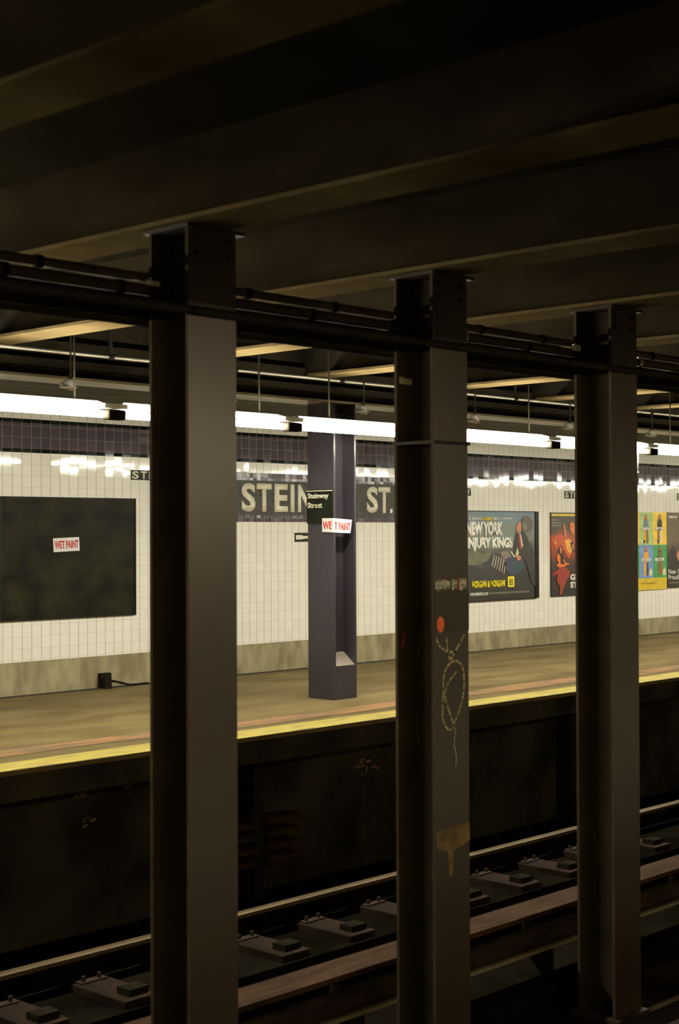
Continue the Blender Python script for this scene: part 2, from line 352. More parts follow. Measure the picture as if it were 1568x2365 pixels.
sb = MB().box(6.078, 6.381, 5.035, 5.05, Z(.468), Z(.484)).box(6.078, 6.085, 5.05, 5.32, Z(.468), Z(.484)).box(6.078, 6.381, 5.32, 5.333, Z(.468), Z(.484)).box(6.374, 6.381, 5.05, 5.32, Z(.468), Z(.484))
sb.build('strap', M['steel2'], c2)
MB().poly([(6.10, Z(.80)), (6.20, Z(.80)), (6.205, Z(.835)), (6.17, Z(.83)), (6.10, Z(.84))], 5.295).build('label_tape', M['chalk'], c2)

# ================================================================= SERVICES ON THE COLUMNS
ct = empty('cable', (8, 5.01, Z(.99)), 'black cable strapped across the near faces of the brown track columns', 'cable')
MB().tube((X0, 5.028, Z(.99)), (X1, 5.028, Z(.99)), .021, 12).build('cable_run', M['dark'], ct, True)
dt = empty('cable_duct', (8, 5.42, Z(.97)), 'dark cable duct running behind the brown track columns below the ceiling', 'duct')
MB().box(X0, X1, 5.34, 5.50, Z(.972), Z(1.085)).build('duct', M['dark'], dt)
for k, (zz, yy, r, lb) in enumerate(((1.120, 5.37, .026, 'lower brown conduit on top of the dark cable duct behind the columns'), (1.183, 5.40, .022, 'upper brown conduit above the dark cable duct behind the columns'))):
    q = empty('conduit', (8, yy, Z(zz)), lb, 'conduit', 'conduits behind the track columns')
    MB().tube((X0, yy, Z(zz)), (X1, yy, Z(zz)), r, 12).build('pipe', M['conduit'], q, True)
    for j in range(0, 16): MB().tube((3.0+.62*j+.2*k, yy, Z(zz)), (3.035+.62*j+.2*k, yy, Z(zz)), r+.007, 12).build('clamp', M['galv'] if k == 0 and j % 3 == 0 else M['dark'], q)
for s, zc, wd, hg, lb in ((4.397, 1.141, .075, .022, 'small pale bracket on the left side of the tall left column'), (7.78, 1.14, .075, .036, 'small pale bracket on the left side of the right column')):
    q = empty('bracket', (s, 5.33, Z(zc)), lb, 'bracket', 'pale brackets on the track columns')
    MB().box(s-wd/2, s+wd/2, 5.296, 5.305, Z(zc-hg/2), Z(zc+hg/2)).build('plate', M['white'], q)
    MB().tube((s, 5.296, Z(zc)), (s, 5.288, Z(zc)), .006, 8).build('bolt', M['galv'], q)

# ================================================================= FLUORESCENT FIXTURES
LY = 8.55
def fixture(x, label, tm, y=LY, hh=.852, hood=False):
    t = empty('light_fixture', (x, y, Z(hh)), label, 'light fixture', 'twin tube fixtures over the near platform' if hood else 'twin tube fixtures over the far platform edge')
    L = 1.8
    if hood:
        mb = MB().box(x-L/2, x+L/2, y-.16, y+.16, Z(hh+.04), Z(hh+.06)).box(x-L/2, x+L/2, y-.17, y-.16, Z(hh-.02), Z(hh+.06))
        mb.build('hood', M['girder'], t)
        MB().tube((x-.8, y, Z(hh)), (x+.8, y, Z(hh)), .019, 12).build('tube', tm, t, True)
        for sx in (-.86, .86): MB().box(x+sx-.02, x+sx+.02, y-.03, y+.03, Z(hh-.02), Z(hh+.04)).build('socket', M['dark'], t)
    else:
        MB().box(x-.89, x+.70, y+.04, y+.12, Z(hh), Z(hh+.10)).build('housing', M['fixture'], t, bevel=.008)
        MB().tube((x-.895, y, Z(hh)), (x+.70, y, Z(hh)), .024, 14).build('tube', tm, t, True)
        MB().tube((x-.875, y, Z(hh+.0605)), (x+.68, y, Z(hh+.0605)), .023, 14).build('tube', tm, t, True)
        MB().box(x+.725, x+.885, y-.035, y+.05, Z(hh-.036), Z(hh+.034)).build('socket', M['dark'], t, bevel=.012)
        MB().box(x+.70, x+.91, y-.02, y+.05, Z(hh+.044), Z(hh+.078)).build('end_link', M['white'], t)
        for dx in (-.5, .5): MB().box(x+dx, x+dx+.01, y+.07, y+.08, Z(hh+.10), Z(1.79)).build('hanger_rod', M['dark'], t)
    return t
flab = {0: 'lit twin tube fixture at the left edge above the black panel', 1: 'lit twin tube fixture partly behind the left track column',
        2: 'lit twin tube fixture in front of the purple platform column', 3: 'lit twin tube fixture above the law firm poster',
        4: 'lit twin tube fixture mostly behind the right track column', 5: 'lit twin tube fixture at the right edge of the picture'}
for k in range(-4, 12):
    x = 5.932+1.802*k
    lb = flab.get(k) or (f'lit twin tube fixture {"one two three four five six".split()[-k-1]} past the left edge' if k < 0 else f'lit twin tube fixture {"one two three four five six seven".split()[k-6]} past the right edge')
    fixture(x, lb, M['tube'])
for k in range(7):
    fixture(-.7+1.82*k, 'hooded tube fixture over the near platform outside the picture, '+('behind the viewer', 'first ahead', 'second ahead', 'third ahead', 'fourth ahead', 'fifth ahead', 'last ahead')[k], M['tube2'], -1.0, .78, True)
nt_ = empty('near_light_blocker', (10, 1.2, Z(.87)), 'dark girder added out of view to keep near tube light off the column tops', 'girder')  # added unseen beam, cuts the near tubes' light on the upper columns
MB().box(X0, X1, 1.195, 1.205, Z(.885), Z(1.376)).build('web', M['girder'], nt_)
MB().box(X0, X1, 1.12, 1.28, Z(.866), Z(.885)).build('bottom_flange', M['girder'], nt_)
tagit(MB().box(X0, X1, -3, 1.0, -.2, 0).build('floor_near_platform', M['deck']), kind='structure')

# conical loudspeakers / cone shades hanging below the girder
clb = {0: 'left track column, upper left', 1: 'left track column, hidden edge', 2: 'purple platform column, just right of it', 3: 'law firm poster', 4: 'fiery orange poster', 5: 'grid poster at the right edge'}
first = None
for k in range(6):
    x = 6.663+1.6*k
    lb = ['small cone shade hanging from the girder left of the left track column', 'small cone shade hanging from the girder behind the left track column',
          'small cone shade hanging from the girder above the purple platform column', 'small cone shade hanging from the girder just right of the middle track column',
          'small cone shade hanging from the girder just left of the right track column', 'small cone shade hanging from the girder right of the right track column'][k]
    if first is None:
        t = empty('cone_shade', (x, 9.0, Z(1.09)), lb, 'ceiling shade', 'cone shades below the platform girder')
        MB().tube((x-.012, 9.0, Z(1.078)), (x+.012, 9.0, Z(1.135)), .062, 20, .022).build('shade', mat('grey_shade', (.33, .30, .26), .4), t, True)
        MB().tube((x+.0, 9.0, Z(1.072)), (x+.0, 9.0, Z(1.078)), .064, 20).build('rim', M['white'], t)
        MB().tube((x+.012, 9.0, Z(1.135)), (x+.02, 9.0, Z(1.17)), .016, 10).tube((x+.02, 9.0, Z(1.17)), (x+.02, 9.0, Z(1.97)), .007, 8).build('stem', M['dark'], t)
        first = t
    else:
        t = copy_tree(first); t.location.x = x; t['label'] = lb

# ================================================================= PLATFORM COLUMN
px0, px1, py0, py1 = 9.775, 10.07, 9.27, 9.60
t = empty('platform_column', (9.92, 9.43, 0), 'purple enamelled steel column standing on the far platform in front of the station name', 'column')
MB().box(px0, px0+.022, py0, py1, 0, Z(1.17)).build('flange', M['pcol'], t, bevel=.004)
MB().box(px1-.022, px1, py0, py1, 0, Z(1.17)).build('flange', M['pcol'], t, bevel=.004)
MB().box(px0+.022, px1-.022, 9.415, 9.435, 0, Z(1.17)).build('web', M['pcol'], t)
MB().box(px0+.004, px1-.004, py0+.002, 9.415, 0, .305).build('base_fill', M['pcol'], t, bevel=.003)
MB().profile([(9.272, .304), (9.415, .304), (9.415, .415)], px0+.022, px1-.022).build('cement_cap', mat('pinkish_cement', (.20, .155, .13), .8, var=.1), t)
MB().box(px0+.03, px0+.15, 9.408, 9.415, Z(.62), Z(.82)).build('pale_patch', mat('pale_purple', (.11, .10, .13), .35, var=.05), t)  # paler area high on the web

s_ = empty('station_sign', (px0, 9.44, Z(.24)), 'small black enamel sign reading Steinway Street on the purple column', 'sign')
MB().box(px0-.012, px0-.001, py0+.008, py1-.0, Z(.085), Z(.392)).build('plate', M['signblack'], s_)
MB().box(px0-.0135, px0-.012, py0+.008, py1, Z(.376), Z(.384)).build('stripe', M['signwhite'], s_)
# the face is seen from -X, so reading direction runs towards the camera (-Y)
text_mesh('lettering', 'Steinway', 9.588, 9.325, Z(.298), Z(.360), px0-.012, M['signwhite'], s_, .03, face='-X')
text_mesh('lettering', 'Street', 9.588, 9.405, Z(.225), Z(.275), px0-.012, M['signwhite'], s_, .03, face='-X')

# wet paint paper taped round the corner of the column
wp = empty('wet_paint_sign', (9.82, 9.26, Z(.065)), 'white WET PAINT paper with red letters taped across the purple column', 'paper sign')
mb = MB()
mb.open = True
ypl = py0-.006; xpl = px0-.016
A = [(xpl, 9.402, Z(.008)), (xpl, ypl, Z(.004)), (xpl, ypl, Z(.131)), (xpl, 9.402, Z(.132))]
Bq = [(xpl, ypl, Z(.004)), (9.985, ypl, Z(-.004)), (10.005, ypl, Z(.117)), (xpl, ypl, Z(.131))]
mb.quad(A); mb.quad(Bq)
o = mb.build('paper', M['paper'], wp); sm = o.modifiers.new('t', 'SOLIDIFY'); sm.thickness = .0012; sm.offset = 0
text_mesh('lettering', 'WE', 9.392, 9.282, Z(.034), Z(.104), xpl-.001, M['red'], wp, .03, face='-X')
text_mesh('lettering', 'T PAINT', 9.775, 9.985, Z(.030), Z(.100), ypl-.001, M['red'], wp, .035, rot=lambda u, z: (u, z-(u-9.775)*.05))

# ================================================================= ON THE WALL
WF = WY-.012
t = empty('station_name_tablet', (12.1, WY, Z(.38)), 'long dark mosaic name tablet with large pale letters set in the tiled wall', 'mosaic sign')
def grid_box(name, x0, x1, h0, h1, y, cell, m_, parent):
    mb = MB(); mb.open = True
    uvs = [(x0/cell, h0/cell), (x1/cell, h0/cell), (x1/cell, h1/cell), (x0/cell, h1/cell)]
    mb.quad([(x0, y, Z(h0)), (x1, y, Z(h0)), (x1, y, Z(h1)), (x0, y, Z(h1))], 0, uvs)
    for q in ([(x0, y, Z(h1)), (x1, y, Z(h1)), (x1, WY, Z(h1)), (x0, WY, Z(h1))], [(x0, WY, Z(h0)), (x1, WY, Z(h0)), (x1, y, Z(h0)), (x0, y, Z(h0))],
              [(x0, WY, Z(h0)), (x0, y, Z(h0)), (x0, y, Z(h1)), (x0, WY, Z(h1))], [(x1, y, Z(h0)), (x1, WY, Z(h0)), (x1, WY, Z(h1)), (x1, y, Z(h1))]):
        mb.quad(q)
    return mb.build(name, m_, parent)
TX0, TX1 = 10.60, 13.74
grid_box('field', TX0, TX1, .195, .567, WY-.010, .02, M['mosaic'], t)
grid_box('border', TX0, TX1, .567, .648, WY-.008, .054, M['mosaic_purple'], t)
grid_box('border', TX0, TX1, .122, .195, WY-.008, .054, M['mosaic_purple'], t)
for ch, a, b in (('S', 10.948, 11.153), ('T', 11.170, 11.395), ('E', 11.439, 11.642), ('I', 11.683, 11.745), ('N', 11.800, 12.015), ('W', 12.04, 12.31), ('A', 12.32, 12.54), ('Y', 12.55, 12.765), ('S', 12.936, 13.128), ('T', 13.135, 13.345), ('.', 13.335, 13.385)):
    if ch == '.': MB().box(a+.008, b, WY-.013, WY-.010, Z(.231), Z(.281)).build('letter', M['letter'], t)
    else: text_mesh('letter', ch, a, b, Z(.231), Z(.537), WY-.010, M['letter'], t, .034, .003)

# repeated small name plates
pl = [(9.457, .536, .635, 'small black name tile plate left of the tall left column above the black panel'), (14.03, .459, .552, 'small black name tile plate ending beside the middle track column'),
      (16.93, .454, .555, 'small black name tile plate left of the right track column above the fiery poster'), (19.86, .47, .57, 'small black name tile plate at the right edge of the picture')]
for x, h0, h1, lb in pl:
    q = empty('name_plate', (x+.43, WY, Z(h0)), lb, 'sign', 'small name plates along the wall')
    MB().box(x, x+.86, WY-.006, WY+.01, Z(h0), Z(h1)).build('plate', M['signblack'], q)
    for i, ch in enumerate('STEINWAY'):
        cx = x+.1075*(i+.5); hw = {'I': .014, 'W': .05}.get(ch, .042)
        text_mesh('letter', ch, cx-hw, cx+hw, Z(h0+.010), Z(h1-.010), WY-.006, M['signwhite'], q, .035)
q = empty('direction_plate', (12.1, WY, Z(-.05)), 'small black direction plate with a pale arrow beside the purple column', 'sign')
MB().box(11.755, 12.6, WY-.006, WY+.01, Z(-.098), Z(.002)).build('plate', M['signblack'], q)
MB().poly([(11.772, Z(-.072)), (11.875, Z(-.072)), (11.875, Z(-.066)), (11.975, Z(-.060)), (11.975, Z(-.034)), (11.875, Z(-.034)), (11.875, Z(-.024)), (11.772, Z(-.024))], WY-.008).build('arrow', M['signwhite'], q)
text_mesh('letter', 'S', 12.0, 12.07, Z(-.09), Z(-.006), WY-.006, M['signwhite'], q, .018)

def frame(x0, x1, h0, h1, w_, m_, parent, y0=WY-.03):
    mb = MB().box(x0-w_, x0, y0, WY, Z(h0-w_), Z(h1+w_)).box(x1, x1+w_, y0, WY, Z(h0-w_), Z(h1+w_)).box(x0, x1, y0, WY, Z(h0-w_), Z(h0)).box(x0, x1, y0, WY, Z(h1), Z(h1+w_))
    return mb.build('frame', m_, parent)
# --- empty black panel with a paper on it
t = empty('notice_panel', (8.71, WY, Z(-.23)), 'empty glossy black advertising panel on the tiled wall at the left', 'panel')
m_ = mat('painted_black_panel', (.006, .006, .003), .5, spec=.12, c2=(.024, .022, .009), var=0, scale=(3, 3, 4), detail=9, bump=.25)
MB().box(7.925, 9.49, WY-.02, WY, Z(-.795), Z(.338)).build('panel', m_, t)
frame(7.925, 9.49, -.795, .338, .012, M['signblack'], t, WY-.026)
wq = empty('wet_paint_sign', (8.65, WY-.02, Z(-.1)), 'white WET PAINT paper with red letters stuck on the black panel', 'paper sign')
rt_ = lambda u, z: (u+(z-Z(-.1))*-.06, z+(u-8.65)*.035)
MB().poly([rt_(8.503, Z(-.167)), rt_(8.807, Z(-.167)), rt_(8.807, Z(-.036)), rt_(8.503, Z(-.036))], WY-.024, .001).build('paper', M['paper'], wq)
text_mesh('lettering', 'WET PAINT', 8.519, 8.796, Z(-.138), Z(-.063), WY-.0245, M['red'], wq, .032, rot=rt_)

# --- poster builder
PY = WY-.028
def poster(x0, x1, h0, h1, label, bgm, fm=None):
    t = empty('advertising_poster', ((x0+x1)/2, WY, Z((h0+h1)/2)), label, 'poster', 'posters along the tiled wall')
    MB().box(x0, x1, PY+.003, WY, Z(h0), Z(h1)).build('panel', bgm, t)
    if fm: frame(x0, x1, h0, h1, .014, fm, t, PY-.006)
    return t
def grad_mat(name, stops, h0, h1, amount=.25, sc=(3, 3, 3)):
    m, nt, b = nodes(name); N = nt.nodes.new; L = nt.links.new
    ge = N('ShaderNodeNewGeometry'); sp = N('ShaderNodeSeparateXYZ'); L(ge.outputs['Position'], sp.inputs[0])
    mr = N('ShaderNodeMapRange'); mr.inputs['From Min'].default_value = Z(h0); mr.inputs['From Max'].default_value = Z(h1); L(sp.outputs[2], mr.inputs['Value'])
    mp = N('ShaderNodeMapping'); mp.inputs['Scale'].default_value = sc; L(ge.outputs['Position'], mp.inputs[0])
    ns = N('ShaderNodeTexNoise'); ns.inputs['Scale'].default_value = 1.6; ns.inputs['Detail'].default_value = 6; L(mp.outputs[0], ns.inputs['Vector'])
    a = N('ShaderNodeMath'); a.operation = 'MULTIPLY_ADD'; a.inputs[1].default_value = amount*2; a.inputs[2].default_value = -amount; L(ns.outputs['Fac'], a.inputs[0])
    ad = N('ShaderNodeMath'); L(a.outputs[0], ad.inputs[0]); L(mr.outputs[0], ad.inputs[1])
    cr = N('ShaderNodeValToRGB'); e = cr.color_ramp.elements
    while len(e) < len(stops): e.new(.5)
    for el, (p, c) in zip(e, stops): el.position = p; el.color = (*lin(c), 1)
    L(ad.outputs[0], cr.inputs[0]); L(cr.outputs[0], b.inputs['Base Color']); b.inputs['Roughness'].default_value = .5
    return m
PL = [0]
def shape(mb, pts, mi=0, lift=0): mb.poly([(x, Z(h)) for x, h in pts], PY-.0012*lift, .0011, mi)
# poster A: law firm
for n_, c in dict(ink_white=(235, 232, 220), ink_yellow=(235, 215, 30), ink_suit=(48, 44, 36), ink_skin=(190, 120, 85), ink_tie=(150, 60, 45), ink_hair=(92, 84, 66), ink_navy=(58, 64, 84),
                  ink_teal=(40, 70, 68), ink_hill=(104, 104, 78), ink_stripe=(160, 148, 132), ink_dark=(36, 32, 24), ink_grey=(120, 112, 96), ink_black=(16, 16, 12), ink_cuff=(205, 200, 150),
                  ink_orange=(215, 110, 40), ink_fire=(190, 80, 35), ink_gold=(225, 160, 50), ink_red=(150, 50, 30), ink_green=(60, 150, 80), ink_lime=(165, 190, 115), ink_blue=(110, 145, 190),
                  ink_sun=(230, 190, 50), ink_band=(205, 175, 40), ink_brown=(110, 92, 70), ink_denim=(110, 120, 130), ink_olive=(110, 105, 60), ink_rust=(150, 85, 45), ink_slate=(70, 75, 100)).items(): flat(n_, c)
tA = poster(14.74, 16.215, -.865, .265, 'large framed poster with NEW YORK INJURY KINGS lettering right of the middle column',
            grad_mat('stormy_print', [(0, (38, 34, 24)), (.35, (52, 50, 42)), (.55, (84, 84, 74)), (.72, (120, 126, 116)), (1, (104, 124, 134))], -.865, .265, .35, (2.4, 2.4, 3.4)))
fr_ = MB().box(16.215, 16.29, PY-.01, WY, Z(-.87), Z(.27)).box(14.70, 14.74, PY-.01, WY, Z(-.87), Z(.27)).box(14.74, 16.215, PY-.006, WY, Z(-.874), Z(-.862)).box(14.74, 16.215, PY-.006, WY, Z(.262), Z(.272))
fr_.build('frame', M['signblack'], tA)
mb = MB()
names = ['ink_hill', 'ink_stripe', 'ink_navy', 'ink_suit', 'ink_hair', 'ink_skin', 'ink_tie', 'ink_cuff', 'ink_teal', 'ink_dark', 'ink_grey', 'ink_white']
I = {n_: i for i, n_ in enumerate(names)}
shape(mb, [(14.745, -.30), (14.85, -.255), (14.92, -.236), (15.0, -.245), (15.08, -.285), (15.125, -.279), (15.18, -.246), (15.28, -.27), (15.2, -.36), (14.95, -.42), (14.745, -.40)], I['ink_hill'], 1)
for i in range(6):
    x = 15.27+.05*i; shape(mb, [(x, -.43-.02*i), (x+.02, -.44-.02*i), (x+.075, -.30-.012*i), (x+.05, -.29-.012*i)], I['ink_stripe'], 2)
shape(mb, [(15.45, -.25), (15.60, -.24), (15.72, -.33), (15.62, -.36), (15.5, -.33)], I['ink_grey'], 1)
shape(mb, [(15.55, -.42), (15.60, -.34), (15.72, -.31), (15.84, -.36), (15.92, -.40), (15.88, -.52), (15.7, -.56), (15.58, -.50)], I['ink_navy'], 2)
shape(mb, [(15.74, -.42), (15.92, -.38), (15.98, -.45), (15.86, -.53), (15.75, -.50)], I['ink_teal'], 3)
shape(mb, [(15.80, .005), (15.765, -.10), (15.745, -.30), (15.80, -.32), (15.90, -.32), (16.0, -.38), (16.06, -.50), (16.12, -.66), (16.215, -.72), (16.215, -.33), (16.17, -.217), (16.10, -.17), (16.05, -.08), (16.0, -.02), (15.93, .03), (15.88, -.03)], I['ink_suit'], 4)
shape(mb, [(15.93, .03), (15.915, .10), (15.93, .17), (15.97, .205), (16.04, .215), (16.11, .19), (16.16, .14), (16.165, .08), (16.13, .03), (16.06, -.01), (15.98, -.02)], I['ink_hair'], 5)
shape(mb, [(15.93, .11), (15.95, .06), (15.98, .02), (16.02, .03), (16.02, .09), (15.98, .13)], I['ink_grey'], 6)
shape(mb, [(15.83, .11), (15.86, .128), (15.90, .12), (15.91, .08), (15.89, .03), (15.87, .0), (15.83, -.01), (15.80, .03), (15.81, .07)], I['ink_skin'], 6)
shape(mb, [(15.84, -.02), (15.875, -.02), (15.92, -.19), (15.90, -.24), (15.865, -.20)], I['ink_tie'], 6)
shape(mb, [(15.875, -.02), (15.89, -.03), (15.94, -.18), (15.925, -.20)], I['ink_white'], 6)
shape(mb, [(15.82, -.20), (15.85, -.28), (15.79, -.32), (15.78, -.29)], I['ink_cuff'], 6)
shape(mb, [(15.79, -.31), (15.83, -.30), (15.885, -.31), (15.895, -.34), (15.86, -.37), (15.81, -.365)], I['ink_skin'], 7)
shape(mb, [(15.66, -.25), (15.68, -.245), (15.78, -.32), (15.75, -.33)], I['ink_cuff'], 5)
shape(mb, [(16.02, -.03), (16.07, -.13), (16.15, .10), (16.12, .03), (16.07, -.07)], I['ink_grey'], 5)
mb.build('printed_picture', [M[n_] for n_ in names], tA)
text_mesh('lettering', "AMERICA'S", 14.81, 15.06, Z(.155), Z(.188), PY-.004, M['ink_white'], tA, .03)
text_mesh('lettering', 'LARGEST', 15.078, 15.29, Z(.152), Z(.190), PY-.004, M['ink_yellow'], tA, .04)
text_mesh('lettering', 'INJURY LAW FIRM', 15.31, 15.72, Z(.155), Z(.186), PY-.004, M['ink_white'], tA, .03)
text_mesh('lettering', 'NEW YORK', 14.76, 15.51, Z(-.045), Z(.135), PY-.004, M['ink_white'], tA, .062)
text_mesh('lettering', 'INJURY KINGS', 14.77, 15.72, Z(-.245), Z(-.062), PY-.004, M['ink_white'], tA, .062)
text_mesh('lettering', 'MORGAN & MORGAN', 14.865, 15.549, Z(-.702), Z(-.612), PY-.004, M['ink_yellow'], tA, .045)
text_mesh('lettering', 'FORTHEPEOPLE.COM', 14.827, 15.196, Z(-.800), Z(-.762), PY-.004, M['ink_white'], tA, .03)
# fine print, too blurred to read: a ruled grey line of strokes
mb = MB()
for i in range(52): shape(mb, [(15.22+.0165*i, -.792), (15.231+.0165*i, -.792), (15.231+.0165*i, -.766), (15.22+.0165*i, -.766)], 0, 2)
mb.build('fine_print', M['ink_grey'], tA)
mb = MB(); shape(mb, [(15.627, -.71), (15.741, -.71), (15.753, -.70), (15.753, -.582), (15.741, -.572), (15.627, -.572), (15.615, -.582), (15.615, -.70)], 0, 2); shape(mb, [(15.645, -.685), (15.722, -.685), (15.722, -.60), (15.645, -.60)], 1, 3)
for i in range(3): shape(mb, [(15.655, -.672+.026*i), (15.712, -.672+.026*i), (15.712, -.66+.026*i), (15.655, -.66+.026*i)], 0, 4)
mb.build('emblem', [M['ink_yellow'], M['ink_dark']], tA)
# poster B: fiery picture
tB = poster(16.59, 17.99, -.868, .262, 'dark poster with a fiery orange group of figures, left of the right column',
            grad_mat('ember_print', [(0, (34, 30, 20)), (.40, (62, 36, 22)), (.56, (150, 64, 28)), (.70, (176, 76, 34)), (.82, (74, 62, 44)), (1, (70, 64, 46))], -.868, .262, .16, (3, 3, 3)))
names = ['ink_band', 'ink_orange', 'ink_fire', 'ink_gold', 'ink_red', 'ink_skin', 'ink_dark', 'ink_white']; I = {n_: i for i, n_ in enumerate(names)}
mb = MB()
shape(mb, [(16.59, .213), (17.99, .213), (17.99, .243), (16.59, .243)], I['ink_band'], 1)
shape(mb, [(16.63, -.12), (16.68, -.06), (16.76, -.04), (16.86, -.05), (16.95, -.10), (17.03, -.07), (17.08, -.15), (17.05, -.30), (16.98, -.37), (16.92, -.30), (16.85, -.22), (16.75, -.20), (16.68, -.25)], I['ink_fire'], 1)
shape(mb, [(16.90, -.12), (16.98, -.09), (17.08, -.14), (17.10, -.22), (17.02, -.30), (16.95, -.26)], I['ink_gold'], 2)
shape(mb, [(16.862, .11), (16.885, .115), (16.90, .06), (16.925, .0), (16.93, -.09), (16.90, -.06), (16.875, .0), (16.865, .06)], I['ink_skin'], 3)
shape(mb, [(17.01, .10), (17.05, .135), (17.11, .12), (17.13, .06), (17.12, -.03), (17.08, -.04), (17.06, .0), (17.01, .04)], I['ink_orange'], 3)
shape(mb, [(17.02, .03), (17.07, .05), (17.09, .01), (17.07, -.02), (17.03, .0)], I['ink_skin'], 4)
shape(mb, [(16.75, -.30), (16.755, -.22), (16.79, -.19), (16.835, -.20), (16.855, -.27), (16.86, -.40), (16.80, -.42), (16.79, -.30)], I['ink_dark'], 3)
shape(mb, [(16.775, -.215), (16.80, -.20), (16.825, -.225), (16.825, -.27), (16.80, -.30), (16.775, -.27)], I['ink_skin'], 4)
shape(mb, [(16.70, -.33), (16.735, -.29), (16.775, -.31), (16.79, -.36), (16.785, -.42), (16.83, -.44), (16.89, -.43), (16.95, -.44), (16.86, -.475), (16.76, -.475), (16.70, -.46), (16.70, -.44), (16.745, -.42), (16.705, -.37)], I['ink_orange'], 5)
shape(mb, [(16.83, -.375), (16.85, -.37), (16.92, -.42), (16.99, -.425), (16.98, -.445), (16.91, -.45)], I['ink_orange'], 6)
shape(mb, [(16.76, -.46), (16.90, -.47), (16.96, -.52), (17.01, -.53), (17.0, -.60), (16.95, -.63), (16.90, -.70), (16.84, -.78), (16.82, -.84), (16.76, -.85), (16.78, -.74), (16.70, -.66), (16.72, -.57), (16.77, -.55), (16.60, -.59), (16.60, -.56), (16.72, -.51)], I['ink_red'], 4)
shape(mb, [(17.02, -.15), (17.06, -.13), (17.12, -.16), (17.13, -.28), (17.08, -.27), (17.05, -.22)], I['ink_dark'], 4)
shape(mb, [(17.07, -.16), (17.10, -.16), (17.11, -.22), (17.09, -.25), (17.06, -.21)], I['ink_skin'], 5)
shape(mb, [(16.655, -.13), (16.67, -.12), (16.695, -.16), (16.665, -.165)], I['ink_gold'], 3)
mb.build('printed_picture', [M[n_] for n_ in names], tB)
for i in range(3):
    mb = MB()
    for j in range((4, 6, 6)[i]): shape(mb, [(16.575+.02+.038*j, .150-.038*i), (16.603+.02+.038*j, .150-.038*i), (16.603+.02+.038*j, .172-.038*i), (16.575+.02+.038*j, .172-.038*i)], 0, 2)
    mb.build('small_print', M['ink_grey'], tB)
mb = MB()
text_mesh('lettering', 'GE', 17.015, 17.20, Z(-.66), Z(-.575), PY-.004, M['ink_white'], tB, .05)
text_mesh('lettering', 'ST', 17.015, 17.18, Z(-.765), Z(-.68), PY-.004, M['ink_white'], tB, .05)
# poster C: colourful grid of figures
tC = poster(17.99, 19.515, -.85, .279, 'bright yellow, green and blue poster with a grid of standing figures at the right', M['ink_band'])
names = ['ink_sun', 'ink_lime', 'ink_green', 'ink_blue', 'ink_band', 'ink_skin', 'ink_denim', 'ink_rust', 'ink_suit', 'ink_white', 'ink_gold', 'ink_olive', 'ink_slate', 'ink_cuff']; I = {n_: i for i, n_ in enumerate(names)}
mb = MB()
xs = [17.99, 18.38, 18.76, 19.135, 19.515]
cg = [['ink_lime', 'ink_sun', 'ink_lime', 'ink_sun'], ['ink_blue', 'ink_green', 'ink_blue', 'ink_green']]
for r in range(2):
    h1, h0 = ((.279, -.195), (-.195, -.675))[r]
    for c in range(4): shape(mb, [(xs[c], h0), (xs[c+1], h0), (xs[c+1], h1), (xs[c], h1)], I[cg[r][c]], 1)
def fig(cx, h1, top, leg, leg2, hair):
    shape(mb, [(cx-.028, h1-.02), (cx+.028, h1-.02), (cx+.05, h1-.12), (cx+.07, h1-.19), (cx-.07, h1-.19), (cx-.05, h1-.12)], I[hair], 2)
    shape(mb, [(cx-.02, h1-.03), (cx+.02, h1-.03), (cx+.024, h1-.06), (cx+.012, h1-.09), (cx-.012, h1-.09), (cx-.024, h1-.06)], I['ink_skin'], 3)
    shape(mb, [(cx-.055, h1-.10), (cx+.055, h1-.10), (cx+.075, h1-.21), (cx+.04, h1-.25), (cx-.04, h1-.25), (cx-.075, h1-.21)], I[top], 4)
    shape(mb, [(cx-.055, h1-.24), (cx+.0, h1-.24), (cx+.0, h1-.40), (cx-.03, h1-.455), (cx-.065, h1-.44)], I[leg], 3)
    shape(mb, [(cx+.0, h1-.24), (cx+.06, h1-.24), (cx+.075, h1-.40), (cx+.05, h1-.455), (cx+.01, h1-.42)], I[leg2], 3)
for c in range(4):
    a = [('ink_denim', 'ink_gold', 'ink_olive', 'ink_rust'), ('ink_suit', 'ink_rust', 'ink_cuff', 'ink_suit')][c % 2]; fig((xs[c]+xs[c+1])/2-.01, .265, *a)
    a = [('ink_gold', 'ink_gold', 'ink_slate', 'ink_rust'), ('ink_olive', 'ink_olive', 'ink_rust', 'ink_suit')][c % 2]; fig((xs[c]+xs[c+1])/2-.01, -.20, *a)
    shape(mb, [(xs[c]+.04, -.12), (xs[c]+.15, -.13), (xs[c]+.15, -.17), (xs[c]+.05, -.165)], I['ink_cuff'], 3)
    shape(mb, [(xs[c]+.25, -.64), (xs[c]+.34, -.64), (xs[c]+.34, -.57), (xs[c]+.30, -.53), (xs[c]+.26, -.57)], I['ink_cuff'], 4)
mb.build('printed_picture', [M[n_] for n_ in names], tC)
for c in range(4):
    text_mesh('lettering', ('KNOW', 'BETTER')[c % 2], xs[c]+.055, xs[c+1]-.075, Z(.018), Z(.062), PY-.008, M['ink_white'], tC, .06)
    text_mesh('lettering', ('SMART', 'BETTER')[c % 2], xs[c]+.04, xs[c+1]-.07, Z(-.435), Z(-.388), PY-.008, M['ink_white'], tC, .06)
mb = MB()
for i in range(15): shape(mb, [(18.80+.026*i, -.762), (18.815+.026*i, -.762), (18.815+.026*i, -.742), (18.80+.026*i, -.742)], 0, 2)
mb.build('fine_print', mat('ink_mustard', lin((160, 135, 35)), .5), tC)
